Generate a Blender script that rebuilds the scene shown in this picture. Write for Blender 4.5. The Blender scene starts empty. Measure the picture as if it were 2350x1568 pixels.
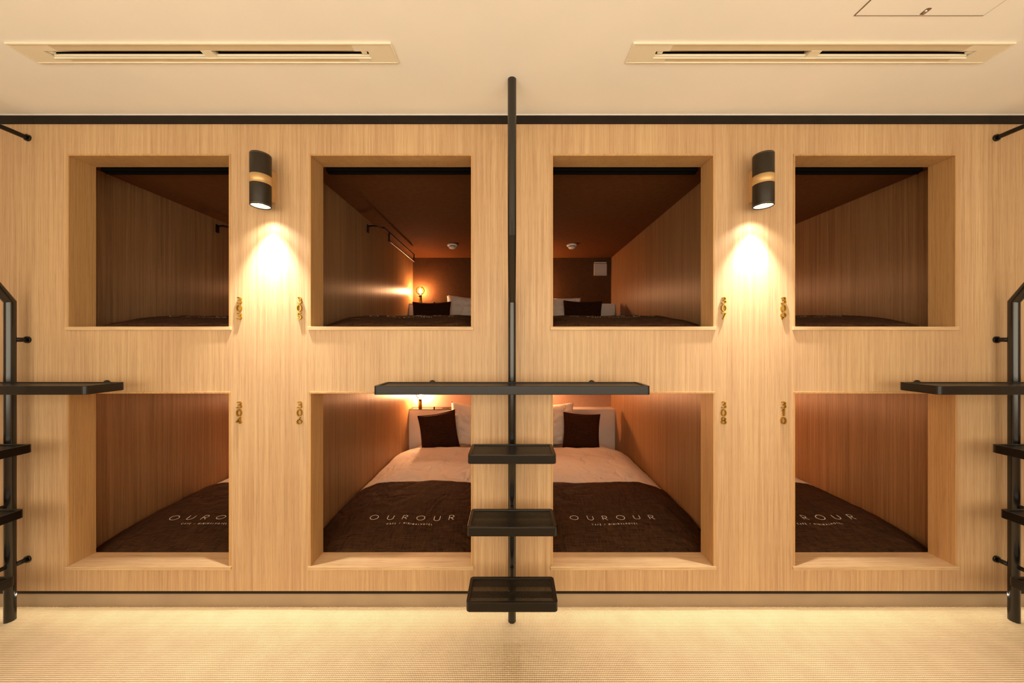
import bpy, bmesh, math, random
from mathutils import Vector, Matrix, noise
random.seed(7)
sc = bpy.context.scene
COL = sc.collection

# ---------------------------------------------------------------- camera
# metres; wall face at y=0, floor z=0. Photo 2350x1568, focal 775.5 px, eye 1.65 m from the wall
WX, OPP = 4.72, -2.30                 # half length of the corridor, face of the opposite wall
EYE_Z, EYE_D, FPX = 1.3135, 1.65, 775.5
cam_d = bpy.data.cameras.new('camera'); cam = bpy.data.objects.new('camera', cam_d); COL.objects.link(cam)
cam.location = (0, -EYE_D, EYE_Z); cam.rotation_euler = (math.pi/2, 0, 0)
cam_d.sensor_width = 36; cam_d.lens = 36*FPX/2350; cam_d.clip_start = .02
sc.camera = cam

# ---------------------------------------------------------------- light
sc.view_settings.view_transform = 'Standard'; sc.view_settings.look = 'None'
sc.view_settings.gamma = 1; sc.view_settings.use_curve_mapping = False
sc.view_settings.exposure = 1.31
w = bpy.data.worlds.new('world'); sc.world = w; w.use_nodes = True
bg = w.node_tree.nodes['Background']
bg.inputs[0].default_value = (1.0, .87, .66, 1); bg.inputs[1].default_value = 1.65
WARM = (1.0, .935, .83); BULB = (1.0, .51, .26)
SCONCE_CORE, SCONCE_WIDE, BULB_L, LED_W = 40, 1.5, 600, 3.4

def light(name, kind, loc, energy, color, rot=(0, 0, 0), **kw):
    d = bpy.data.lights.new(name, kind); d.energy = energy; d.color = color
    for k, v in kw.items(): setattr(d, k, v)
    o = bpy.data.objects.new(name, d); COL.objects.link(o); o.location = loc; o.rotation_euler = rot
    return o
# LED tape hidden in the toe recess under the wood front
light('led_tape', 'AREA', (0, .004, .0925), LED_W, (1, .87, .64), rot=(-math.radians(55), 0, 0),
      shape='RECTANGLE', size=9.4, size_y=.008)

# ---------------------------------------------------------------- materials
def srgb(r, g, b):
    f = lambda c: (c/255/12.92) if c/255 <= .04045 else ((c/255+.055)/1.055)**2.4
    return (f(r), f(g), f(b), 1)

class NT:
    def __init__(s, name):
        s.m = bpy.data.materials.new(name); s.m.use_nodes = True; s.t = s.m.node_tree
        s.b = s.t.nodes['Principled BSDF']; s.out = s.t.nodes['Material Output']
    def n(s, typ, **kw):
        nd = s.t.nodes.new(typ)
        for k, v in kw.items():
            if k.startswith('i_'):
                key = k[2:]; key = int(key) if key.isdigit() else key.replace('_', ' ')
                nd.inputs[key].default_value = v
            else: setattr(nd, k, v)
        return nd
    def l(s, a, b): s.t.links.new(a, b)
    def coords(s, scale, kind='Object'):
        tc = s.n('ShaderNodeTexCoord'); mp = s.n('ShaderNodeMapping'); mp.inputs['Scale'].default_value = scale
        s.l(tc.outputs[kind], mp.inputs[0]); return mp.outputs[0]
    def ramp(s, fac, stops):
        r = s.n('ShaderNodeValToRGB'); e = r.color_ramp.elements
        while len(e) < len(stops): e.new(.5)
        for q, (p, c) in zip(e, stops): q.position = p; q.color = c
        s.l(fac, r.inputs[0]); return r.outputs[0]
    def noise(s, vec, scale, detail=3, rough=.5):
        nd = s.n('ShaderNodeTexNoise'); nd.inputs['Scale'].default_value = scale
        nd.inputs['Detail'].default_value = detail; nd.inputs['Roughness'].default_value = rough
        s.l(vec, nd.inputs['Vector']); return nd.outputs['Fac']
    def mix(s, a, b, fac, mode='MIX'):
        m = s.n('ShaderNodeMix'); m.data_type = 'RGBA'; m.blend_type = mode
        for val, sock in ((a, m.inputs[6]), (b, m.inputs[7]), (fac, m.inputs[0])):
            if hasattr(val, 'links'): s.l(val, sock)
            else: sock.default_value = val
        return m.outputs[2]
    def bump(s, h, strength, dist):
        b = s.n('ShaderNodeBump'); b.inputs['Strength'].default_value = strength; b.inputs['Distance'].default_value = dist
        s.l(h, b.inputs['Height']); s.l(b.outputs[0], s.b.inputs['Normal'])
    def set(s, **kw):
        for k, v in kw.items(): s.b.inputs[k.replace('_', ' ')].default_value = v

def plain(name, col, rough=.5, metal=0, spec=.5, var=.06, scale=12, bump=0):
    t = NT(name); v = t.coords((1, 1, 1)); f = t.noise(v, scale, 4)
    c = Vector(col[:3])
    t.l(t.ramp(f, [(.3, (*(c*(1-var)), 1)), (.7, (*(c*(1+var)), 1))]), t.b.inputs['Base Color'])
    t.set(Roughness=rough, Metallic=metal); t.b.inputs['Specular IOR Level'].default_value = spec
    if bump: t.bump(t.noise(v, scale*8, 2), bump, .002)
    return t.m

def veneer(name, light_c, mid_c, dark_c, rough=.45, grain=(64, 64, .75), tangent=None, aniso=0, fine_g=(250, 250, 3.0)):
    t = NT(name)
    v = t.coords(grain)
    n1 = t.noise(v, 1.0, 5, .62)
    v2 = t.coords(fine_g); n2 = t.noise(v2, 1.0, 3, .6)
    v3 = t.coords((5, 5, .25)); n3 = t.noise(v3, 1.0, 2, .5)
    base = t.ramp(n1, [(.28, dark_c), (.47, mid_c), (.66, light_c)])
    fine = t.ramp(n2, [(.33, (.74, .69, .66, 1)), (.52, (1, 1, 1, 1)), (.75, (1.1, 1.12, 1.1, 1))])
    broad = t.ramp(n3, [(.3, (.93, .90, .90, 1)), (.7, (1.05, 1.06, 1.05, 1))])
    pores = t.ramp(t.noise(t.coords(tuple(g*2.4 if g > 50 else g*4 for g in fine_g)), 1.0, 2, .5), [(.30, (.78, .70, .66, 1)), (.43, (1, 1, 1, 1))])
    c = t.mix(t.mix(t.mix(base, fine, .75, 'MULTIPLY'), broad, 1.0, 'MULTIPLY'), pores, .8, 'MULTIPLY')
    t.l(c, t.b.inputs['Base Color'])
    t.bump(n2, .12, .001)
    t.set(Roughness=rough)
    if tangent:
        t.set(Anisotropic=aniso)
        cb = t.n('ShaderNodeCombineXYZ')
        for i in range(3): cb.inputs[i].default_value = tangent[i]
        t.l(cb.outputs[0], t.b.inputs['Tangent'])
    return t.m

M = {}
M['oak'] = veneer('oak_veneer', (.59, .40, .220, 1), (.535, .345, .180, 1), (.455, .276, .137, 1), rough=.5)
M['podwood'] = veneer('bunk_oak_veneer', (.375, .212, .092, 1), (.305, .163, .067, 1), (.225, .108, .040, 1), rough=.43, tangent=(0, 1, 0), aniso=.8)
M['lining'] = veneer('oak_lining', (.56, .335, .135, 1), (.53, .31, .122, 1), (.49, .28, .108, 1), rough=.5, grain=(26, 26, 1.2))
M['sillwood'] = veneer('oak_sill', (.66, .46, .25, 1), (.61, .415, .225, 1), (.54, .35, .18, 1), rough=.5, grain=(1.0, 40, 40), fine_g=(4, 220, 220))
M['ceiling'] = plain('ceiling_paint', (.94, .905, .84), .9, spec=.15, var=.02, scale=3)
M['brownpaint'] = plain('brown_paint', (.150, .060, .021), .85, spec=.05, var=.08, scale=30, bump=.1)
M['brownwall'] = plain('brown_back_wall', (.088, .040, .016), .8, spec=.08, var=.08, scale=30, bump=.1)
M['vent'] = plain('grey_white_plastic', (.50, .47, .44), .5, var=.02)
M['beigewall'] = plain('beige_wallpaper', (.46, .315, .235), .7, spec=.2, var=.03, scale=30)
M['black'] = plain('black_trim', (.014, .009, .006), .6, spec=.2, var=.2)
M['blind'] = plain('blind_fabric_black', (.003, .0022, .0016), .8, spec=.05, var=.1)
M['lampring'] = plain('lamp_edge_ring', (.20, .16, .11), .35, var=.03)
M['skirt'] = plain('skirting_vinyl', (.30, .215, .135), .35, spec=.4, var=.10, scale=5)
M['steel'] = plain('black_powder_coat', (.006, .0045, .003), .33, spec=.42, var=.15, scale=60)
M['pole'] = plain('black_satin_pole', (.006, .0045, .003), .22, spec=.75, var=.1, scale=60)
M['white'] = plain('white_laminate', (.74, .70, .66), .5, var=.02)
M['plastic'] = plain('white_plastic', (.80, .78, .74), .4, var=.02)
M['darkglass'] = plain('dark_glass_top', (.022, .010, .006), .12, spec=.6, var=.1)
M['brass'] = plain('brass', (.48, .30, .045), .30, metal=1, var=.06, scale=40)
M['satinbrass'] = plain('satin_brass', (.70, .46, .20), .45, metal=.5, var=.04, scale=40)
M['bronze'] = plain('bronze_black', (.026, .018, .010), .45, spec=.3, var=.08, scale=60)
M['cream'] = plain('cream_plastic', (.86, .78, .60), .45, var=.02)
M['tan'] = plain('tan_plastic', (.72, .60, .40), .5, var=.02)
M['duct'] = plain('duct_dark', (.42, .32, .20), .8, var=.05)
M['gap'] = plain('shadow_gap', (.22, .14, .08), .9, var=.05)
M['chrome'] = plain('chrome', (.7, .68, .64), .2, metal=1, var=.02)
M['print'] = plain('cream_print', (.90, .80, .64), .7, var=.02)

def emit(name, col, strength):
    t = NT(name); t.set(Roughness=.4); t.b.inputs['Base Color'].default_value = (*col, 1)
    t.b.inputs['Emission Color'].default_value = (*col, 1); t.b.inputs['Emission Strength'].default_value = strength
    v = t.coords((1, 1, 1)); f = t.noise(v, 90, 2)
    t.l(t.ramp(f, [(.2, (*[c*.9 for c in col], 1)), (.8, (*col, 1))]), t.b.inputs['Emission Color'])
    return t.m
M['lens'] = emit('glowing_lens', (1, .84, .60), .20)
M['lensrim'] = emit('glowing_lens_rim', (1, .92, .76), .55)
M['led'] = emit('led_chip', (1, .93, .80), 3.0)
M['filament'] = emit('filament_dim', BULB, BULB_L); M['filament_hi'] = emit('filament_full', BULB, BULB_L*2.1)

def bulb_glass():
    t = NT('bulb_glass'); nt = t.t
    tr = t.n('ShaderNodeBsdfTransparent'); tr.inputs[0].default_value = (1, .93, .82, 1)
    gl = t.n('ShaderNodeBsdfGlossy'); gl.inputs['Roughness'].default_value = .05; gl.inputs[0].default_value = (1, .85, .6, 1)
    lw = t.n('ShaderNodeLayerWeight'); lw.inputs[0].default_value = .18
    mx = t.n('ShaderNodeMixShader'); t.l(lw.outputs['Fresnel'], mx.inputs[0]); t.l(tr.outputs[0], mx.inputs[1]); t.l(gl.outputs[0], mx.inputs[2])
    t.l(mx.outputs[0], t.out.inputs[0]); return t.m
M['bulbglass'] = bulb_glass()

def fabric(name, col, var, weave, bumps=.3, rough=.9, crease=0):
    t = NT(name)
    a = t.noise(t.coords((weave, weave*.05, weave*.3)), 1, 2); b = t.noise(t.coords((weave*.05, weave, weave*.3)), 1, 2)
    mx = t.n('ShaderNodeMath', operation='ADD'); t.l(a, mx.inputs[0]); t.l(b, mx.inputs[1])
    hf = t.n('ShaderNodeMath', operation='MULTIPLY', i_1=.5); t.l(mx.outputs[0], hf.inputs[0])
    c = Vector(col)
    t.l(t.ramp(hf.outputs[0], [(.36, (*(c*(1-var)), 1)), (.5, (*c, 1)), (.64, (*(c*(1+var)), 1))]), t.b.inputs['Base Color'])
    if crease:                                              # soft creases of the cloth
        d = t.n('ShaderNodeTexNoise'); t.l(t.coords((7, 5.5, 7)), d.inputs['Vector']); d.inputs['Scale'].default_value = 1; d.inputs['Detail'].default_value = 2.5; d.inputs['Distortion'].default_value = .9
        rg = t.n('ShaderNodeMath', operation='SUBTRACT', i_1=.5); t.l(d.outputs[0], rg.inputs[0])
        ab = t.n('ShaderNodeMath', operation='ABSOLUTE'); t.l(rg.outputs[0], ab.inputs[0])
        sm = t.n('ShaderNodeMath', operation='MULTIPLY_ADD', i_1=-.5); t.l(ab.outputs[0], sm.inputs[0]); t.l(d.outputs[0], sm.inputs[2])
        b1 = t.n('ShaderNodeBump'); b1.inputs['Strength'].default_value = 1; b1.inputs['Distance'].default_value = crease; t.l(sm.outputs[0], b1.inputs['Height'])
    t.bump(hf.outputs[0], bumps, .001)
    if crease: t.l(b1.outputs[0], t.b.inputs['Normal'].links[0].from_node.inputs['Normal'])
    t.set(Roughness=rough); t.b.inputs['Specular IOR Level'].default_value = .15
    return t.m
M['throw'] = fabric('brown_linen', (.050, .0205, .0072), .6, 260, crease=.03)
M['cushion'] = fabric('dark_brown_linen', (.034, .012, .005), .35, 300)
M['linen'] = fabric('white_cotton', (.80, .76, .70), .03, 400, .05, crease=.03)

def carpet():
    t = NT('woven_carpet')
    tc = t.n('ShaderNodeTexCoord'); sep = t.n('ShaderNodeSeparateXYZ'); t.l(tc.outputs['Object'], sep.inputs[0])
    wob = t.noise(t.coords((25, 25, 1)), 1, 2)
    def wave(sock, pitch, ph):
        a = t.n('ShaderNodeMath', operation='MULTIPLY', i_1=2*math.pi/pitch); t.l(sock, a.inputs[0])
        b = t.n('ShaderNodeMath', operation='MULTIPLY_ADD', i_1=1.6, i_2=ph); t.l(wob, b.inputs[0])
        c = t.n('ShaderNodeMath', operation='ADD'); t.l(a.outputs[0], c.inputs[0]); t.l(b.outputs[0], c.inputs[1])
        d = t.n('ShaderNodeMath', operation='SINE'); t.l(c.outputs[0], d.inputs[0])
        e = t.n('ShaderNodeMath', operation='MULTIPLY_ADD', i_1=.5, i_2=.5); t.l(d.outputs[0], e.inputs[0]); return e.outputs[0]
    wx, wy = wave(sep.outputs[0], .0070, 0), wave(sep.outputs[1], .0081, 1)
    a = t.n('ShaderNodeMath', operation='MULTIPLY_ADD', i_1=.45); t.l(wx, a.inputs[0])
    b = t.n('ShaderNodeMath', operation='MULTIPLY', i_1=.75); t.l(wy, b.inputs[0]); t.l(b.outputs[0], a.inputs[2])
    fib = t.noise(t.coords((500, 500, 500)), 1, 2)
    h = t.n('ShaderNodeMath', operation='MULTIPLY_ADD', i_1=.5); t.l(fib, h.inputs[0]); t.l(a.outputs[0], h.inputs[2])
    blot = t.noise(t.coords((9, 9, 1)), 1, 3)
    base = t.ramp(h.outputs[0], [(.22, (.20, .115, .045, 1)), (.60, (.54, .378, .210, 1)), (1.0, (.81, .65, .435, 1))])
    t.l(t.mix(base, t.ramp(blot, [(.3, (.94, .93, .92, 1)), (.7, (1.04, 1.04, 1.04, 1))]), 1.0, 'MULTIPLY'), t.b.inputs['Base Color'])
    t.bump(h.outputs[0], .7, .004)
    t.set(Roughness=.95); t.b.inputs['Specular IOR Level'].default_value = .1
    return t.m
M['carpet'] = carpet()

# ---------------------------------------------------------------- builders
def mesh_obj(name, bm, mat, parent=None, smooth=False, bevel=0):
    me = bpy.data.meshes.new(name)
    bmesh.ops.recalc_face_normals(bm, faces=bm.faces[:])
    bm.to_mesh(me); bm.free()
    me.materials.append(M[mat])
    if smooth: me.shade_smooth()
    o = bpy.data.objects.new(name, me); COL.objects.link(o)
    if parent: o.parent = parent
    if bevel:
        md = o.modifiers.new('bevel', 'BEVEL'); md.width = bevel; md.segments = 2; md.limit_method = 'ANGLE'
    return o
def empty(name, loc=(0, 0, 0)):
    o = bpy.data.objects.new(name, None); COL.objects.link(o); o.location = loc; o.empty_display_size = .1; return o
def tag(o, label, cat, group=None):
    o['label'] = label; o['category'] = cat
    if group: o['group'] = group
    return o
def struct(o, label=None):
    o['kind'] = 'structure'
    if label: o['label'] = label
    return o
def bx(bm, x0, x1, y0, y1, z0, z1):
    v = [bm.verts.new((x, y, z)) for z in (z0, z1) for y in (y0, y1) for x in (x0, x1)]
    for f in ((0, 2, 3, 1), (4, 5, 7, 6), (0, 1, 5, 4), (2, 6, 7, 3), (0, 4, 6, 2), (1, 3, 7, 5)): bm.faces.new([v[i] for i in f])
def box(name, x0, x1, y0, y1, z0, z1, mat, parent=None, bevel=0):
    bm = bmesh.new(); bx(bm, x0, x1, y0, y1, z0, z1); return mesh_obj(name, bm, mat, parent, bevel=bevel)
def ring_pts(c, ax, r, seg):
    ax = ax.normalized(); u = ax.orthogonal().normalized()
    if abs(ax.z) < .99: u = Vector((0, 0, 1)).cross(ax).normalized()
    w_ = ax.cross(u)
    return [c + u*(r*math.cos(2*math.pi*i/seg)) + w_*(r*math.sin(2*math.pi*i/seg)) for i in range(seg)]
def tube(bm, pts, r, seg=24, caps=True):
    """mitred round tube through pts"""
    pts = [Vector(p) for p in pts]; rings = []
    fine = [pts[0]]                                         # extra rings by each bend keep the straights shaded straight
    for a, b in zip(pts, pts[1:]):
        if (b-a).length > .1: d = (b-a).normalized()*.024; fine += [a+d, b-d]
        fine.append(b)
    pts = fine
    d0 = (pts[1]-pts[0]).normalized(); base = ring_pts(Vector(), d0, r, seg)
    for i, p in enumerate(pts):
        if i == 0: ring = [p + b for b in base]; d = d0
        else:
            din = (pts[i]-pts[i-1]).normalized()
            if i < len(pts)-1:
                dout = (pts[i+1]-pts[i]).normalized(); nrm = (din+dout).normalized()
            else: nrm = din
            ring = [q + din*((p-q).dot(nrm)/din.dot(nrm)) for q in rings[-1][0]]
        rings.append((ring, [bm.verts.new(q) for q in ring]))
    for (_, a), (_, b) in zip(rings, rings[1:]):
        for i in range(seg): f = bm.faces.new((a[i], a[(i+1) % seg], b[(i+1) % seg], b[i])); f.smooth = True
    for k in range(1, len(pts)-1):                          # real bends stay crisp
        if (pts[k]-pts[k-1]).angle(pts[k+1]-pts[k]) > .35:
            v = rings[k][1]
            for i in range(seg): bm.edges.get((v[i], v[(i+1) % seg])).smooth = False
    if caps: bm.faces.new(rings[0][1]); bm.faces.new(rings[-1][1])
def lathe(bm, prof, seg=40, c=(0, 0, 0)):
    """prof = [(r, z)...] about Z"""
    c = Vector(c); rings = []
    for r, z in prof:
        if r < 1e-6: rings.append([bm.verts.new(c+Vector((0, 0, z)))])
        else: rings.append([bm.verts.new(c+Vector((r*math.cos(2*math.pi*i/seg), r*math.sin(2*math.pi*i/seg), z))) for i in range(seg)])
    for a, b in zip(rings, rings[1:]):
        for i in range(seg):
            j = (i+1) % seg
            if len(a) == 1 and len(b) == 1: continue
            if len(a) == 1: f = bm.faces.new((a[0], b[i], b[j]))
            elif len(b) == 1: f = bm.faces.new((a[i], a[j], b[0]))
            else: f = bm.faces.new((a[i], a[j], b[j], b[i]))
            f.smooth = True
def panel(bm, us, vs, holes, put):
    """solid cells of a grid split at us/vs, except cells inside holes (u0,u1,v0,v1); put(u0,u1,v0,v1) adds a cell"""
    us = sorted(set(us)); vs = sorted(set(vs))
    for v0, v1 in zip(vs, vs[1:]):
        for u0, u1 in zip(us, us[1:]):
            cu, cv = (u0+u1)/2, (v0+v1)/2
            if not any(h[0] < cu < h[1] and h[2] < cv < h[3] for h in holes): put(u0, u1, v0, v1)
def dup(root, loc, parent=None):
    c = root.copy(); COL.objects.link(c); c.parent = parent
    if loc is not None: c.location = loc
    for ch in list(root.children): dup(ch, None, c)
    return c

# ---------------------------------------------------------------- key sizes
PODX = (-1.7715, -.5905, .5905, 1.7715); HALF = .3905; PART = 1.181; TW = .0477
UP = (1.386, 2.220); LO = (.218, 1.060); RD = .107          # openings, reveal depth
CEIL = 2.4175; WOOD0, WOOD1 = .0945, 2.375
BACK = 2.214; CABY = 2.066
UPNUM = ('303', '305', '307', '309'); LONUM = ('304', '306', '308', '310')
WHERE = {'303': 'upper bunk 303 at the far left', '305': 'upper bunk 305 left of the centre ladder', '307': 'upper bunk 307 right of the centre ladder', '309': 'upper bunk 309 at the far right',
         '304': 'lower bunk 304 at the far left', '306': 'lower bunk 306 left of the centre ladder', '308': 'lower bunk 308 right of the centre ladder', '310': 'lower bunk 310 at the far right'}
T = .009                                                     # lining board thickness

# ---------------------------------------------------------------- structure
struct(box('floor', -WX, WX, OPP, .06, -.05, 0, 'carpet'), 'woven beige loop carpet in front of the bunks')
bm = bmesh.new()                                            # frayed cut edge of the carpet at the skirting
for i in range(3600):
    x = random.uniform(-2.7, 2.7); y = .0224-random.uniform(.001, .006); h = random.uniform(.002, .006)*(2.2 if random.random() < .03 else 1); r = .0007
    dx, dy = random.uniform(-.004, .004), random.uniform(-.003, .002)
    q = [bm.verts.new(p) for p in ((x-r, y, 0), (x+r, y, 0), (x, y-r*1.5, 0), (x+dx, min(y+dy, .0222), h))]
    for f in ((0, 1, 3), (1, 2, 3), (2, 0, 3)): bm.faces.new([q[j] for j in f])
fr = mesh_obj('carpet_fringe', bm, 'carpet', bpy.data.objects['floor']); fr['kind'] = 'stuff'
AC = [(-1.872, -.446), (.447, 1.859)]; ACY = (-.406, -.316)
SLOT = (-.372, -.339)
bm = bmesh.new()
chol = [(x0+.097, x1-.097, *SLOT) for x0, x1 in AC]
panel(bm, [-WX, WX]+[v for h in chol for v in h[:2]], [OPP, .06, *SLOT], chol, lambda a, b, c, d: bx(bm, a, b, c, d, CEIL, CEIL+.02))
struct(mesh_obj('ceiling', bm, 'ceiling'), 'smooth off-white ceiling above the bunks')
bm = bmesh.new()
hol = [(c-HALF-T, c+HALF+T, z0-.017, z1+T) for c in PODX for z0, z1 in (UP, LO)]
panel(bm, [-WX, WX]+[v for h in hol for v in h[:2]], [WOOD0, WOOD1]+[v for h in hol for v in h[2:]], hol,
      lambda a, b, c, d: bx(bm, a, b, 0, RD-.002, c, d))
bmesh.ops.remove_doubles(bm, verts=bm.verts[:], dist=1e-5)
seen = {}                                                   # drop the faces where two cells meet
for f in bm.faces: seen.setdefault(frozenset(v.index for v in f.verts), []).append(f)
bm.verts.index_update(); seen = {}
for f in bm.faces: seen.setdefault(tuple(sorted(v.index for v in f.verts)), []).append(f)
bmesh.ops.delete(bm, geom=[f for fs in seen.values() if len(fs) > 1 for f in fs], context='FACES')
wall = struct(mesh_obj('wall_front', bm, 'oak'), 'light oak veneer front with eight square bunk openings')
for c in PODX:
    for (z0, z1) in (UP, LO):
        p = .0025
        for s in (-1, 1):
            x0, x1 = (c-HALF-T, c-HALF) if s < 0 else (c+HALF, c+HALF+T)
            box('reveal_board', x0, x1, -p, RD, z0, z1, 'lining', wall, bevel=.0008)
        box('reveal_board', c-HALF-T, c+HALF+T, -p if z1 > 2 else -.006, RD, z1, z1+T, 'lining', wall, bevel=.0008)
        box('sill_board', c-HALF-T-.004, c+HALF+T+.004, -.008, RD, z0-.017, z0, 'sillwood', wall, bevel=.0012)
struct(box('trim_1', -2.3295, 2.3295, -.006, .05, WOOD1, CEIL-.004, 'black'), 'black trim between wood front and ceiling')
struct(box('trim_2', -WX, -2.3305, -.006, .05, WOOD1, CEIL-.004, 'black'), 'left end piece of the black trim')
struct(box('trim_3', 2.3305, WX, -.006, .05, WOOD1, CEIL-.004, 'black'), 'right end piece of the black trim')
struct(box('trim_4', -WX, WX, -.008, .05, CEIL-.004, CEIL, 'white'), 'thin white sealant line above the black trim')
struct(box('baseboard_front', -WX, WX, .0224, .045, 0, .068, 'skirt'), 'recessed brown vinyl skirting along the carpet')
struct(box('shade_strip', -WX, WX, .018, .045, .068, .0945, 'black'), 'black strip painted in for shade above the skirting')  # black colour stands in for the shade at the recess top
bm = bmesh.new(); wh = (-2.9, 2.9, .75, 2.05)                # opening to the lit lobby behind the camera, widened to spread ambient light
panel(bm, [-WX, WX, *wh[:2]], [0, CEIL, *wh[2:]], [wh], lambda a, b, c, d: bx(bm, a, b, OPP-.05, OPP, c, d))
struct(mesh_obj('wall_opposite', bm, 'oak'), 'oak veneer wall across the corridor, open to the lobby')
struct(box('wall_left', -WX-.05, -WX, OPP, .06, 0, CEIL, 'ceiling'), 'left end wall of the corridor')
struct(box('wall_right', WX, WX+.05, OPP, .06, 0, CEIL, 'ceiling'), 'right end wall of the corridor')
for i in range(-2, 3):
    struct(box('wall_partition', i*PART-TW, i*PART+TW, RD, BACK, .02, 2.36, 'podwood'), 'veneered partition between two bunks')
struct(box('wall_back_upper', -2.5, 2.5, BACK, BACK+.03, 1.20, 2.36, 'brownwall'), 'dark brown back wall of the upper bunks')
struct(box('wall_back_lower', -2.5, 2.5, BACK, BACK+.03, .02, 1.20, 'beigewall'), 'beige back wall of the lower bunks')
for k, c in enumerate(PODX):
    a, b = c-PART/2+TW, c+PART/2-TW
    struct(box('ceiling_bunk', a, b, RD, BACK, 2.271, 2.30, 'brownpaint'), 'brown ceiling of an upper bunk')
    struct(box('floor_bunk', a, b, RD, BACK, 1.17, 1.25, 'white'), 'slab between an upper and a lower bunk')
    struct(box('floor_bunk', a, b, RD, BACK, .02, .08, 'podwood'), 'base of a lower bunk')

# ---------------------------------------------------------------- ladders
def rrect(x0, x1, y0, y1, r, n=5):
    pts = []
    for cx, cy, a0 in ((x1-r, y1-r, 0), (x0+r, y1-r, 90), (x0+r, y0+r, 180), (x1-r, y0+r, 270)):
        for i in range(n+1):
            a = math.radians(a0+90*i/n); pts.append((cx+r*math.cos(a), cy+r*math.sin(a)))
    return pts
def frame_mesh(x0, x1, y0, y1, z0, z1, rim, r=.014):
    bm = bmesh.new(); o = rrect(x0, x1, y0, y1, r); q = rrect(x0+rim, x1-rim, y0+rim, y1-rim, .003)
    n = len(o); V = [[bm.verts.new((*p, z)) for p in ps] for ps, z in ((o, z0), (o, z1), (q, z1), (q, z0))]
    for A, B in ((0, 1), (1, 2), (2, 3), (3, 0)):
        for i in range(n): bm.faces.new((V[A][i], V[A][(i+1) % n], V[B][(i+1) % n], V[B][i]))
    return bm
def perforated(x0, x1, y0, y1, z, a=.0052, b=.0046, r=.0018):
    """staggered round-hole sheet: every hole cut in the mesh"""
    bm = bmesh.new(); nx = int((x1-x0)/a); ny = int((y1-y0)/b); a = (x1-x0)/nx; b = (y1-y0)/ny
    for j in range(ny):
        ya, yb = y0+j*b, y0+(j+1)*b; off = (a/2 if j % 2 else 0); m = nx-(1 if j % 2 else 0)
        if off:
            for u0, u1 in ((x0, x0+a/2), (x1-a/2, x1)): bm.faces.new([bm.verts.new(p) for p in ((u0, ya, z), (u1, ya, z), (u1, yb, z), (u0, yb, z))])
        for i in range(m):
            xa = x0+off+i*a; xm, xb = xa+a/2, xa+a; ym = (ya+yb)/2
            out = [bm.verts.new((*p, z)) for p in ((xb, ya), (xb, yb), (xm, yb), (xa, yb), (xa, ya), (xm, ya))]
            hole = [bm.verts.new((xm+r*math.cos(t), ym+r*math.sin(t), z)) for t in [math.radians(d) for d in (-30, 30, 90, 150, 210, 270)]]
            low = [bm.verts.new(h.co-Vector((0, 0, .0014))) for h in hole]
            for k in range(6):
                bm.faces.new((out[k], out[(k+1) % 6], hole[(k+1) % 6], hole[k])); bm.faces.new((hole[k], hole[(k+1) % 6], low[(k+1) % 6], low[k]))
    return bm
PY, PYU, PR = -.060, -.225, .0183
def make_ladder():
    L = empty('wall_ladder')
    bm = bmesh.new(); tube(bm, [(0, PY, 0), (0, PY, 1.50), (0, PYU, 1.762), (0, PYU, CEIL)], PR, 32); mesh_obj('pole', bm, 'pole', L)
    for z, yy in ((.252, PY), (1.322, PY), (2.307, PYU)):
        bm = bmesh.new(); tube(bm, [(0, 0, z), (0, yy+.012, z)], .0105, 20); s = mesh_obj('standoff', bm, 'steel', L)
        bm = bmesh.new(); tube(bm, [(0, 0, z), (0, -.007, z)], .0165, 24); mesh_obj('flange', bm, 'steel', s)
    for nm, hw, yb, yf, zt in (('platform', .5793, -.091, -.239, 1.1275), ('step', .182, -.111, -.265, .8475),
                               ('step', .182, -.137, -.290, .565), ('step', .182, -.165, -.316, .281)):
        st = mesh_obj(nm, frame_mesh(-hw, hw, yf, yb, zt-.037, zt, .014), 'steel', L, bevel=.0018)
        mesh_obj('perforated_sheet', perforated(-hw+.013, hw-.013, yf+.013, yb-.013, zt-.004), 'steel', st)
        bm = bmesh.new(); tube(bm, [(0, PY-.012, zt-.022), (0, yf+.015, zt-.022)], .0095, 18); mesh_obj('arm', bm, 'steel', st)
        ym = (yb+yf)/2
        box('crossbar', -hw+.013, hw-.013, ym-.011, ym+.011, zt-.030, zt-.020, 'steel', st)
        if nm == 'platform':
            for s in (-1, 1):
                bm = bmesh.new(); tube(bm, [(s*.388, 0, zt-.019), (s*.388, yb-.004, zt-.019)], .0105, 20); q = mesh_obj('standoff', bm, 'steel', st)
                bm = bmesh.new(); tube(bm, [(s*.388, 0, zt-.019), (s*.388, -.007, zt-.019)], .0165, 24); mesh_obj('flange', bm, 'steel', q)
    return L
lad = make_ladder()
tag(lad, 'black steel wall ladder at the centre, with long platform and three perforated steps', 'ladder', 'black ladders fixed to the bunk front')
tag(dup(lad, (-2*PART, 0, 0)), 'black steel wall ladder cut off by the left edge of the picture', 'ladder', 'black ladders fixed to the bunk front')
tag(dup(lad, (2*PART, 0, 0)), 'black steel wall ladder cut off by the right edge of the picture', 'ladder', 'black ladders fixed to the bunk front')

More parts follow.
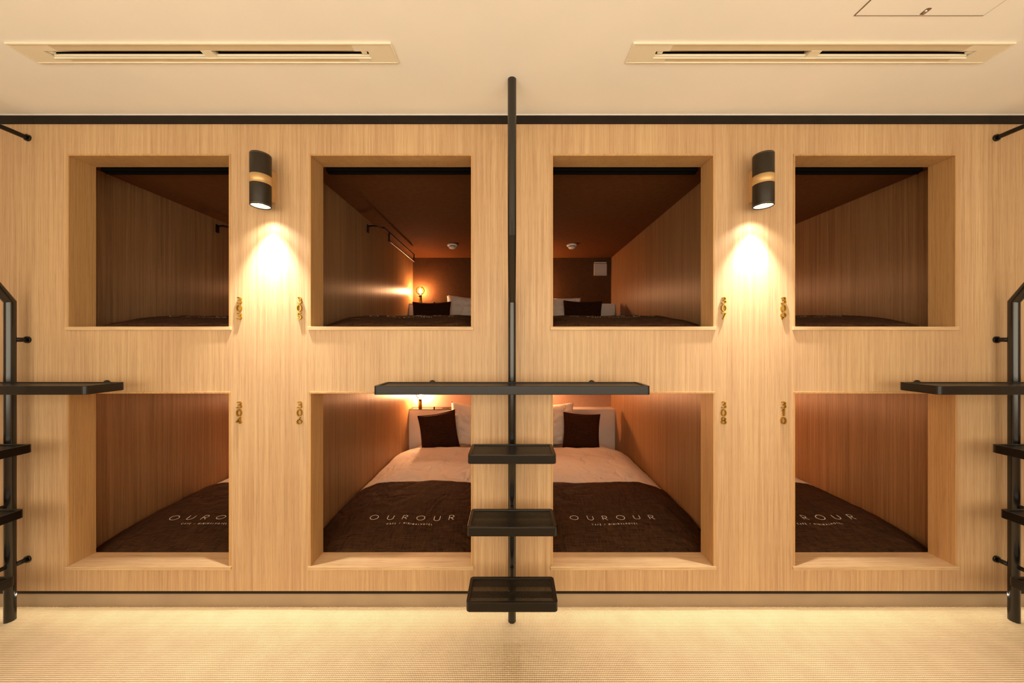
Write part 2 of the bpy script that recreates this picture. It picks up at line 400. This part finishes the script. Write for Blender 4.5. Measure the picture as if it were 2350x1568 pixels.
# ---------------------------------------------------------------- wall lamps
LP, LR, LZ0, LZ1 = -.078, .0425, 1.9415, 2.1815
def make_sconce(x, label, back=False):
    S = empty('wall_lamp', (x, OPP if back else 0, 0)); S.rotation_euler.z = math.pi if back else 0; m = (LZ0+LZ1)/2
    def part(nm, prof, mat, par=S, seg=56):
        bm = bmesh.new(); lathe(bm, prof, seg, (0, LP, 0)); return mesh_obj(nm, bm, mat, par)
    b1 = part('body', [(0, LZ1-.003), (LR-.003, LZ1-.003), (LR-.003, LZ1), (LR-.001, LZ1), (LR, LZ1-.002), (LR, m-.02), (LR, LZ0+.002), (LR-.0015, LZ0), (LR-.0035, LZ0), (LR-.0035, LZ0+.028), (0, LZ0+.028)], 'bronze')
    part('band', [(LR-.002, m-.020), (LR+.0012, m-.020), (LR+.0012, m+.020), (LR-.002, m+.020)], 'satinbrass')
    for zz in (LZ1-.0055, LZ0+.0055): part('edge_ring', [(LR-.001, zz-.0005), (LR+.0004, zz-.0005), (LR+.0004, zz+.0005), (LR-.001, zz+.0005)], 'lampring')
    part('lens', [(0, LZ0+.014), (.030, LZ0+.012)], 'lens')
    part('led', [(0, LZ0+.0118), (.011, LZ0+.0112)], 'led')
    part('lens_ring', [(.030, LZ0+.012), (.0345, LZ0+.004), (LR-.0036, LZ0+.004)], 'lensrim')
    box('back_plate', -.016, .016, LP+LR-.004, 0, m-.075, m+.075, 'satinbrass', S, bevel=.003)
    zl = LZ0+.0015; gain = .6 if back else 1
    for nm, e, ang, bl in (('beam', SCONCE_CORE, 72, 1.0), ('spill', SCONCE_WIDE, 120, .5)):
        l = light(nm, 'SPOT', (0, LP, zl), e*gain, WARM, spot_size=math.radians(ang), spot_blend=bl, shadow_soft_size=.012); l.parent = S
    return tag(S, label, 'wall lamp', 'downlighting wall lamps on the oak front')
make_sconce(-PART+.012, 'black and brass cylinder wall lamp in the left half, between numbers 303 and 305')
make_sconce(PART-.012, 'black and brass cylinder wall lamp in the right half, between numbers 307 and 309')

make_sconce(-3*PART, 'added unseen cylinder wall lamp beyond the left edge of the picture')  # unseen lamps added past both ends for bounce light
make_sconce(3*PART, 'added unseen cylinder wall lamp beyond the right edge of the picture')
for i, wh in ((-3, 'far left'), (-1, 'inner left'), (1, 'inner right'), (3, 'far right')):  # unseen lamps added behind the camera to fill ceiling and oak front
    make_sconce(i*PART, f'added unseen cylinder wall lamp on the opposite wall, {wh}', True)

# ---------------------------------------------------------------- ceiling air diffusers and hatch
def make_diffuser(x0, x1, label):
    D = empty('air_diffuser', ((x0+x1)/2, 0, CEIL)); h = (x1-x0)/2; y0, y1 = ACY; d = .007
    bm = bmesh.new(); f = .008
    bx(bm, -h, h, y0, y0+f, -d, 0); bx(bm, -h, h, y1-f*.6, y1, -d, 0); bx(bm, -h, -h+f, y0+f, y1-f*.6, -d, 0); bx(bm, h-f, h, y0+f, y1-f*.6, -d, 0)
    mesh_obj('rim', bm, 'cream', D, bevel=.002)
    for s in (-1, 1):
        bm = bmesh.new(); a, b, c = -h+f, -h+.099, -h+.150
        bx(bm, a, b, y0+f, y1-f*.6, -d+.0015, 0); bx(bm, b, c, y0+f, SLOT[0], -d+.0015, 0); bx(bm, b, c, SLOT[1], y1-f*.6, -d+.0015, 0)
        if s > 0:
            for v in bm.verts: v.co.x *= -1
        mesh_obj('end_cap', bm, 'cream', D)
    e = h-.150
    box('face_strip', -e, e, y0+f, SLOT[0], -d+.003, 0, 'tan', D)
    box('face_strip', -e, e, SLOT[1], y1-f*.6, -d+.003, 0, 'tan', D)
    box('slot_lip', -h+.099, h-.099, SLOT[1]-.002, SLOT[1], -d-.001, 0, 'cream', D)
    bm = bmesh.new(); k = h-.097
    bx(bm, -k, k, SLOT[0]-.002, SLOT[0], .0, .10); bx(bm, -k, k, SLOT[1], SLOT[1]+.002, .0, .10); bx(bm, -k, k, SLOT[0], SLOT[1], .10, .102)
    mesh_obj('duct', bm, 'duct', D)
    for s in (-1, 1):
        u0, u1 = (-h+.103, -.020) if s < 0 else (.020, h-.103)
        bm = bmesh.new()
        prof = [(SLOT[1]-.003, .000), (SLOT[1]-.0045, .000), (SLOT[1]-.0075, .006), (SLOT[1]-.006, .0065)]
        A = [bm.verts.new((u0, y, z)) for y, z in prof]; B = [bm.verts.new((u1, y, z)) for y, z in prof]
        for i in range(4): bm.faces.new((A[i], A[(i+1) % 4], B[(i+1) % 4], B[i]))
        bm.faces.new(A); bm.faces.new(B); mesh_obj('vane', bm, 'cream', D)
        uc = s*(h-.118); box('clip', uc-.010, uc+.010, SLOT[0]+.004, SLOT[0]+.016, -.003, .012, 'cream', D, bevel=.002)
    box('divider', -.020, .020, SLOT[0], SLOT[1], -d+.002, .02, 'cream', D)
    return tag(D, label, 'air vent', 'slot air diffusers in the ceiling')
make_diffuser(*AC[0], 'long cream slot air diffuser in the left half of the ceiling')
make_diffuser(*AC[1], 'long cream slot air diffuser in the right half of the ceiling, by the hatch')
H = empty('access_hatch', (1.376, -.728, CEIL)); hx, hy = .2195, .2225
bm = bmesh.new()
for a in ((-hx, hx, hy-.004, hy), (-hx, hx, -hy, -hy+.004), (-hx, -hx+.004, -hy+.004, hy-.004), (hx-.004, hx, -hy+.004, hy-.004)): bx(bm, *a, -.0012, 0)
mesh_obj('edge_gap', bm, 'gap', H)
box('cover', -hx+.004, hx-.004, -hy+.004, hy-.004, -.003, 0, 'ceiling', H)
bm = bmesh.new(); prof = rrect(-.006, .012, hy-.030, hy-.006, .005)
vs = [bm.verts.new((x, y, -.0034)) for x, y in prof]; vb = [bm.verts.new((x, y, -.003)) for x, y in prof]
bm.faces.new(vs)
for i in range(len(vs)): bm.faces.new((vs[i], vs[(i+1) % len(vs)], vb[(i+1) % len(vs)], vb[i]))
lt = mesh_obj('latch_recess', bm, 'gap', H)
bm = bmesh.new(); lathe(bm, [(0, -.007), (.004, -.0065), (.0055, -.0034)], 20, (.003, hy-.017, 0)); mesh_obj('latch', bm, 'chrome', lt)
tag(H, 'square access hatch with latch in the ceiling, top right', 'hatch')

# ---------------------------------------------------------------- stroke lettering
def arc(cx, cy, rx, ry, a0, a1, n=18):
    return [(cx+rx*math.cos(math.radians(a0+(a1-a0)*i/n)), cy+ry*math.sin(math.radians(a0+(a1-a0)*i/n))) for i in range(n+1)]
def seg(*p, n=6):
    out = []
    for a, b in zip(p, p[1:]): out += [(a[0]+(b[0]-a[0])*i/n, a[1]+(b[1]-a[1])*i/n) for i in range(n)]
    return out+[p[-1]]
G = {   # unit-height glyphs: (width, [polylines])
 'O': (1.0, [arc(.5, .5, .5, .5, 90, 450, 40)]), 'U': (.72, [seg((0, 1), (0, .36))+arc(.36, .36, .36, .36, 180, 360)[1:]+seg((.72, .36), (.72, 1))[1:]]),
 'R': (.58, [seg((0, 0), (0, 1)), seg((0, 1), (.30, 1))+arc(.30, .74, .26, .26, 90, -90)[1:]+seg((.30, .48), (0, .48))[1:], seg((.24, .48), (.58, 0))]),
 'C': (.85, [arc(.5, .5, .5, .5, 50, 310)]), 'A': (.8, [seg((0, 0), (.4, 1), (.8, 0)), seg((.15, .36), (.65, .36))]),
 'F': (.5, [seg((.5, 1), (0, 1), (0, 0)), seg((0, .52), (.42, .52))]), 'E': (.5, [seg((.5, 1), (0, 1), (0, 0), (.5, 0)), seg((0, .52), (.42, .52))]),
 '/': (.45, [seg((0, 0), (.45, 1))]), 'M': (.9, [seg((0, 0), (.06, 1), (.45, .2), (.84, 1), (.9, 0))]), 'I': (.06, [seg((.03, 0), (.03, 1))]),
 'N': (.72, [seg((0, 0), (0, 1), (.72, 0), (.72, 1))]), 'L': (.45, [seg((0, 1), (0, 0), (.45, 0))]), 'H': (.68, [seg((0, 0), (0, 1)), seg((.68, 0), (.68, 1)), seg((0, .52), (.68, .52))]),
 'T': (.6, [seg((.3, 0), (.3, 1)), seg((0, 1), (.6, 1))]),
 '0': (.66, [arc(.33, .5, .33, .5, 90, 450, 36)]), '1': (.3, [seg((0, .82), (.2, 1), (.2, 0))]),
 '3': (.66, [arc(.32, .74, .27, .26, 150, -90)+arc(.32, .25, .33, .26, 88, -155)]),
 '4': (.74, [seg((.54, 0), (.54, 1), (0, .28), (.74, .28))]), '5': (.66, [seg((.6, 1), (.16, 1), (.1, .56))+arc(.31, .31, .33, .31, 128, -145)[1:]]),
 '6': (.7, [seg((.52, 1), (.1, .48))+arc(.35, .31, .34, .31, 150, 510, 30)]), '7': (.66, [seg((0, 1), (.66, 1), (.2, 0))]),
 '8': (.7, [arc(.35, .75, .27, .25, -90, 270, 30), arc(.35, .25, .34, .26, 90, 450, 30)]), '9': (.7, [seg((.18, 0), (.6, .52))+arc(.35, .69, .34, .31, -30, 330, 30)]),
}
def ribbon(line, t):
    L_, R_ = [], []; n = len(line); closed = math.dist(line[0], line[-1]) < 1e-4
    for i, p in enumerate(line):
        a = line[i-1] if i else (line[-2] if closed else p); b = line[i+1] if i < n-1 else (line[1] if closed else p)
        d1 = Vector((p[0]-a[0], p[1]-a[1])); d2 = Vector((b[0]-p[0], b[1]-p[1]))
        if d1.length < 1e-9: d1 = d2
        if d2.length < 1e-9: d2 = d1
        d1.normalize(); d2.normalize(); d = d1+d2
        d = d.normalized() if d.length > .2 else d1
        k = t/2/max(.45, d.dot(d1)); nn = Vector((-d.y, d.x))*k
        L_.append((p[0]+nn.x, p[1]+nn.y)); R_.append((p[0]-nn.x, p[1]-nn.y))
    return L_, R_
def write(bm, text, x0, y0, h, gap, t, put, wide=1.0):
    """lay ribbons for text left to right; put(u, v) -> 3D point"""
    x = x0
    for ch in text:
        if ch == ' ': x += gap*1.3; continue
        wd, lines = G[ch]
        for ln in lines:
            l2 = [(x+px*h*wide, y0+py*h) for px, py in ln]; A, B = ribbon(l2, t)
            va = [bm.verts.new(put(*p)) for p in A]; vb = [bm.verts.new(put(*p)) for p in B]
            for i in range(len(A)-1): bm.faces.new((va[i], va[i+1], vb[i+1], vb[i]))
        x += wd*h*wide+gap
    return x-gap
def text_width(text, h, gap, wide=1.0):
    return sum(gap*1.3 if c == ' ' else G[c][0]*h*wide+gap for c in text)-gap

# ---------------------------------------------------------------- room numbers
def digit_mesh(ch):
    bm = bmesh.new(); h = .0305; wd = G[ch][0]*h; t = .0034
    for ln in G[ch][1]:
        l2 = [(px*h-wd/2, py*h-h/2) for px, py in ln]; A, B = ribbon(l2, t)
        fr = [[bm.verts.new((p[0], -.010, p[1])) for p in Q] for Q in (A, B)]; bk = [[bm.verts.new((p[0], 0, p[1])) for p in Q] for Q in (A, B)]
        n = len(A)
        for i in range(n-1):
            bm.faces.new((fr[0][i], fr[0][i+1], fr[1][i+1], fr[1][i])); bm.faces.new((bk[0][i], bk[1][i], bk[1][i+1], bk[0][i+1]))
            bm.faces.new((fr[0][i], bk[0][i], bk[0][i+1], fr[0][i+1])); bm.faces.new((fr[1][i], fr[1][i+1], bk[1][i+1], bk[1][i]))
        for k in (0, n-1): bm.faces.new((fr[0][k], fr[1][k], bk[1][k], bk[0][k]))
    return bm
DM = {}
for num, x, row in (('303', -1.329, 0), ('305', -1.035, 0), ('307', 1.031, 0), ('309', 1.322, 0),
                    ('304', -1.329, 1), ('306', -1.035, 1), ('308', 1.031, 1), ('310', 1.322, 1)):
    zc = 1.4755 if row == 0 else .9665
    N = empty('room_number', (x, 0, zc))
    for i, ch in enumerate(num):
        if ch not in DM: o = mesh_obj('digit', digit_mesh(ch), 'brass', N); DM[ch] = o.data
        else: o = bpy.data.objects.new('digit', DM[ch]); COL.objects.link(o); o.parent = N
        o.location = (0, 0, (1-i)*.0383)
    tag(N, f'brass room number {num} beside the opening of {WHERE[num].replace("bunk "+num, "bunk")}', 'room number', 'brass room numbers')

# ---------------------------------------------------------------- beds
def bed_h(x, y, z0, sd):
    """height of the made bed at x (from the bunk centre) and y (from the wood front)"""
    e = max(0, (abs(x)-.28)/.26); g = max(0, (.55-y)/.42)
    z = z0 - .085*min(e, 1.05)**2 - .07*min(g, 1.05)**2
    z += .008*noise.noise(Vector((x*4+sd, y*4, sd))) + .005*noise.noise(Vector((x*11, y*9+sd, sd*2)))
    fold = noise.noise(Vector((x*4+y*7+sd, x*22-y*6, sd)))
    z += .006*(abs(fold)-.2)*min(1, .35+e*1.2) + .003*noise.noise(Vector((x*13-y*9, y*24+x*6, sd+4)))
    return z
def sheet(fn, xs, ys, thick, flat=False):
    """closed cloth: top surface fn(x,y), underside thick below"""
    bm = bmesh.new(); top = [[bm.verts.new(fn(x, y)) for x in xs] for y in ys]
    bot = [[bm.verts.new((v.co.x, v.co.y, 0) if flat else v.co+Vector((0, .003 if thick < .02 else 0, -thick))) for v in r] for r in top]
    for j in range(len(ys)-1):
        for i in range(len(xs)-1):
            bm.faces.new((top[j][i], top[j][i+1], top[j+1][i+1], top[j+1][i])).smooth = True
            bm.faces.new((bot[j][i], bot[j+1][i], bot[j+1][i+1], bot[j][i+1])).smooth = True
    nx, ny = len(xs), len(ys)
    loop = [(0, i) for i in range(nx)]+[(j, nx-1) for j in range(1, ny)]+[(ny-1, i) for i in range(nx-2, -1, -1)]+[(j, 0) for j in range(ny-2, 0, -1)]
    for (a, b), (c, d) in zip(loop, loop[1:]+loop[:1]): bm.faces.new((top[a][b], bot[a][b], bot[c][d], top[c][d]))
    return bm
lin = lambda a, b, n: [a+(b-a)*i/n for i in range(n+1)]
def make_bed(cx, z0, base, num, upper, sd):
    where = WHERE[num]
    mt = empty('bed', (cx, 0, base))
    def hm(x, y): return (x, y, bed_h(x, y, z0, sd)-base-(.024 if upper else .078)-(.085 if upper else .012)*max(0, min(1, (y-1.68)/.06)))
    mesh_obj('mattress', sheet(hm, lin(-.530, .530, 40), lin(.132, 2.060, 70), 0, True), 'linen', mt)
    tag(mt, f'white mattress under the bedding in {where}', 'bed', 'beds in the bunks')
    def hb(x, y): return (x, y, bed_h(x, y, z0, sd)-base)
    def hd(x, y):                                            # duvet: rolls down at the head end
        k = max(0, (y-1.58)/.12); X, Y, Z = hb(x, y); return (X, Y, Z-.02*k*k - .02*max(0, min(1, (.84-y)/.05)))
    if not upper:
        d = mesh_obj('duvet', sheet(hd, lin(-.535, .535, 56), lin(.14, 1.70, 80), .05), 'linen'); d.location = (cx, 0, base)
        tag(d, f'white duvet spread over the bed in {where}', 'duvet', 'white duvets')
    def ht(x, y):
        if y < .118: return (x, .118-.004*math.sin((.118-y)*30), bed_h(x, .118, z0, sd)-base+.0065-(.118-y))
        edge = .82+.012*math.sin(3.1*x+sd)+.006*noise.noise(Vector((x*7, sd, 1)))
        yy = .128+(y-.128)*(edge-.128)/(.82-.128)
        return (x, yy, bed_h(x, yy, z0, sd)-base+.0065)
    th = mesh_obj('bed_throw', sheet(ht, lin(-.539, .539, 70), lin(.03, .112, 6)+lin(.118, .82, 60), .005), 'throw'); th.location = (cx, 0, base)
    tag(th, f'brown linen throw with printed name in {where}', 'bed throw', 'brown throws')
    put = lambda u, v: (u, v, bed_h(u, v, z0, sd)-base+.0065+.0016)
    hh, tk = .047, .0034
    gp = (.494-text_width('OUROUR', hh, 0))/5; lx = -.247
    for ch in 'OUROUR':
        bm = bmesh.new(); lx = write(bm, ch, lx, .330, hh, gp, tk, lambda u, v: put(u, .330+(v-.330)*.78))+gp; mesh_obj('printed_letter', bm, 'print', th)
    bm = bmesh.new(); sub = 'CAFE / MINIMALHOTEL'; sh = .0092
    gp = (.26-text_width(sub, sh, 0))/(len(sub)-1+.6)
    write(bm, sub, -.13, .290, sh, gp, .0018, put)
    mesh_obj('subtitle_print', bm, 'print', th)['kind'] = 'stuff'
for k, cx in enumerate(PODX):
    make_bed(cx, 1.472, 1.25, UPNUM[k], True, 3.1+k*2.7)
    make_bed(cx, .2816, .08, LONUM[k], False, 11.3+k*3.3)

def pillow(w_, h_, t_, sd, n=34, pinch=.05, wr=.004, power=.42):
    bm = bmesh.new(); G_ = {}
    for side in (1, -1):
        for j in range(n+1):
            for i in range(n+1):
                u, v = 2*i/n-1, 2*j/n-1
                if side < 0 and (i in (0, n) or j in (0, n)): G_[side, i, j] = G_[1, i, j]; continue
                x = w_/2*u*(1-pinch*(1-v*v)); z = h_/2*v*(1-pinch*(1-u*u))
                th = t_/2*max(0, (1-u**4)*(1-v**4))**power*(.55+.45*(1-u*u*.6)*(1-v*v*.6))
                r = max(abs(u), abs(v)); th += wr*noise.noise(Vector((u*3.5+sd, v*3.5, side)))*(1-r**6)
                th += wr*.8*noise.noise(Vector((u*9+v*4+sd, v*3-u*7, side*2)))*(1-r**8)
                G_[side, i, j] = bm.verts.new((x, -side*th, z))
        for j in range(n):
            for i in range(n):
                bm.faces.new([G_[side, a, b] for a, b in ((i, j), (i+1, j), (i+1, j+1), (i, j+1))]).smooth = True
    return bm
def cushion(loc, rot, size, label, sd):
    C = mesh_obj('cushion', pillow(size, size, .13, sd, pinch=.075, wr=.003), 'cushion'); C.location = loc; C.rotation_euler = [math.radians(a) for a in rot]
    bm = bmesh.new(); n = 24; pts = []
    for u, v in [(2*i/n-1, 1) for i in range(n)]+[(1, 1-2*i/n) for i in range(n)]+[(1-2*i/n, -1) for i in range(n)]+[(-1, 2*i/n-1) for i in range(n+1)]:
        pts.append((size/2*u*(1-.075*(1-v*v))*1.004, 0, size/2*v*(1-.075*(1-u*u))*1.004))
    tube(bm, pts, .0035, 8); mesh_obj('piping', bm, 'cushion', C)
    return tag(C, label, 'cushion', 'dark brown square cushions')
def bed_pillow(loc, rot, label, sd):
    P = mesh_obj('pillow', pillow(.62, .44, .19, sd, pinch=.075, wr=.018), 'linen'); P.location = loc; P.rotation_euler = [math.radians(a) for a in rot]
    return tag(P, label, 'pillow', 'white pillows against the headboards')
bed_pillow((-.405, 1.943, 1.575), (-9, 4, 0), 'white pillow beside the lit lamp in upper bunk 305', 1.3)
bed_pillow((.425, 1.943, 1.575), (-9, 2, 0), 'white pillow under the vent cover in upper bunk 307', 4.4)
bed_pillow((-.362, 1.943, .425), (-9, 5, 0), 'white pillow behind the tilted cushion in lower bunk 306', 7.7)
bed_pillow((.362, 1.943, .425), (-9, -3, 0), 'white pillow behind the cushion in lower bunk 308', 9.1)
cushion((-.820, 1.79, 1.532), (-12, -1, 4), .385, 'dark brown cushion leaning by the lit lamp in upper bunk 305', 2.2)
cushion((.718, 1.79, 1.542), (-12, 2, -6), .385, 'dark brown cushion leaning on the pillow in upper bunk 307', 5.2)
cushion((-.745, 1.785, .398), (-14, -8, 10), .375, 'dark brown cushion tilted against the pillow in lower bunk 306', 8.2)
cushion((.705, 1.785, .396), (-12, 2, -8), .365, 'dark brown cushion upright beside the pillow in lower bunk 308', 6.2)

# ---------------------------------------------------------------- headboard cabinets and bulb lamps
def make_cabinet(cx, base, top, num, upper):
    C = empty('headboard_cabinet', (cx, 0, base)); h = top-base; e = .5425
    box('body', -e, e, CABY+.016, BACK, 0, h-.006, 'white', C)
    box('front_panel', -e, e, CABY, CABY+.016, 0, h-.006, 'white', C, bevel=.001)
    box('top_board', -.014, e, CABY, BACK, h-.006, h, 'white', C)
    g = box('glass_top', -e, -.014, CABY-.001, BACK, h-.006, h, 'darkglass', C); g['label'] = 'dark glossy top'
    bm = bmesh.new(); lathe(bm, [(0, .022), (.007, .022), (.008, .020), (.008, 0), (0, 0)], 20, (-.275, CABY+.04, h)); mesh_obj('dimmer_knob', bm, 'black', C)
    box('socket_plate', -.19, -.11, CABY+.055, CABY+.085, h, h+.002, 'black', C, bevel=.0008)
    return tag(C, f'white headboard cabinet in {WHERE[num]}', 'cabinet', 'headboard cabinets')
def bulb_lamp_meshes():
    out = {}
    bm = bmesh.new(); lathe(bm, [(0, 0), (.0195, 0), (.0205, .002), (.0205, .080), (.0195, .082), (0, .082)], 36); out['base'] = bm
    bm = bmesh.new(); lathe(bm, [(0, .082), (.0175, .082), (.0175, .104), (.0145, .106), (0, .106)], 36); out['socket'] = bm
    bm = bmesh.new(); r, zc = .0475, .155
    prof = [(.0135, .104), (.0140, .109)]+[(r*math.cos(math.radians(a)), zc+r*math.sin(math.radians(a))) for a in range(-66, 90, 6)]+[(0, zc+r)]
    lathe(bm, prof, 40); out['bulb'] = bm
    bm = bmesh.new(); lathe(bm, [(0, .122), (.006, .125), (.010, .138), (.011, .152), (.008, .168), (0, .176)], 16); out['filament'] = bm
    return out
BM = None
def make_bulb_lamp(x, top, num, upper):
    global BM
    L = empty('bulb_lamp', (x, 2.14, top))
    if BM is None:
        BM = {}
        for nm, b in bulb_lamp_meshes().items():
            o = mesh_obj(nm, b, {'base': 'brass', 'socket': 'bronze', 'bulb': 'bulbglass', 'filament': 'filament'}[nm], L); BM[nm] = o
        BM['filament'].parent = BM['bulb']
    else:
        made = {}
        for nm in ('base', 'socket', 'bulb', 'filament'):
            o = BM[nm].copy(); COL.objects.link(o); o.parent = L; made[nm] = o
            if nm == 'filament' and not upper:
                if 'hi' not in BM: BM['hi'] = o.data.copy(); BM['hi'].materials[0] = M['filament_hi']
                o.data = BM['hi']
        made['filament'].parent = made['bulb']
    return tag(L, f'brass globe bulb lamp in {WHERE[num]}', 'lamp', 'globe bulb lamps on the headboard cabinets')
for k, cx in enumerate(PODX):
    make_cabinet(cx, 1.25, 1.730, UPNUM[k], True); make_cabinet(cx, .08, .566, LONUM[k], False)
    lx = cx-.5905+.152
    make_bulb_lamp(lx, 1.730, UPNUM[k], True); make_bulb_lamp(lx, .566, LONUM[k], False)

# ---------------------------------------------------------------- small fittings inside the upper bunks
for k, cx in enumerate(PODX):
    b = empty('roller_blind', (cx, .145, 2.271))
    box('cassette', -.388, .388, -.022, .022, -.062, 0, 'blind', b, bevel=.003)
    bm = bmesh.new(); tube(bm, [(-.385, 0, -.062), (.385, 0, -.062)], .006, 12); mesh_obj('bottom_bar', bm, 'blind', b)
    tag(b, f'black rolled-up blind of {WHERE[UPNUM[k]]}', 'blind', 'rolled-up blinds')
for k in (1, 2):
    d = empty('smoke_detector', (PODX[k], 1.695, 2.271))
    bm = bmesh.new(); lathe(bm, [(0, 0), (.050, 0), (.050, -.008), (.046, -.014), (.034, -.016)], 40); mesh_obj('base', bm, 'plastic', d)
    bm = bmesh.new(); lathe(bm, [(.031, -.016), (.031, -.024)], 40); mesh_obj('grille', bm, 'black', d)
    bm = bmesh.new(); lathe(bm, [(.034, -.024), (.034, -.027), (.028, -.036), (.012, -.040), (0, -.040)], 40); mesh_obj('cap', bm, 'plastic', d)
    bm = bmesh.new()
    for i in range(10):
        a = 2*math.pi*i/10; tube(bm, [(.033*math.cos(a), .033*math.sin(a), -.015), (.033*math.cos(a), .033*math.sin(a), -.025)], .0022, 6)
    mesh_obj('ribs', bm, 'plastic', d)
    tag(d, f'white smoke detector on the ceiling of {WHERE[UPNUM[k]]}', 'smoke detector', 'smoke detectors')
v = empty('vent_cover', (1.008, BACK, 2.142))
box('plate', -.073, .073, -.014, 0, -.076, .060, 'vent', v, bevel=.003)
box('hood', -.070, .068, -.022, 0, .064, .076, 'vent', v, bevel=.002)
box('lower_lip', -.073, .073, -.020, -.013, -.078, -.072, 'vent', v, bevel=.001)
tag(v, 'square white vent cover high on the back wall of upper bunk 307', 'vent cover')
def make_rail(cx, num):
    wx = cx-PART/2+TW                                        # face of the left partition
    R = empty('hanging_rail', (wx, 1.0, 2.2))
    rx = .133
    box('upper_bar', rx-.004, rx+.004, -.02, .80, -.006, .006, 'steel', R)
    bm = bmesh.new(); tube(bm, [(rx, .10, -.066), (rx, .80, -.066)], .007, 14); mesh_obj('rod', bm, 'steel', R)
    for y in (.10, .80): box('hanger', rx-.006, rx+.006, y-.004, y+.004, -.074, .008, 'steel', R, bevel=.001)
    for y in (0,):
        bk = box('bracket', 0, .008, y-.014, y+.014, -.035, .030, 'steel', R, bevel=.003)
        bm = bmesh.new(); tube(bm, [(.004, y, .018), (.05, y, .022), (rx, y, .0)], .006, 10); mesh_obj('bracket_arm', bm, 'steel', bk)
    return tag(R, f'black hanging rail on the wall of {WHERE[num]}', 'hanging rail', 'hanging rails')
make_rail(PODX[0], '303'); make_rail(PODX[1], '305')
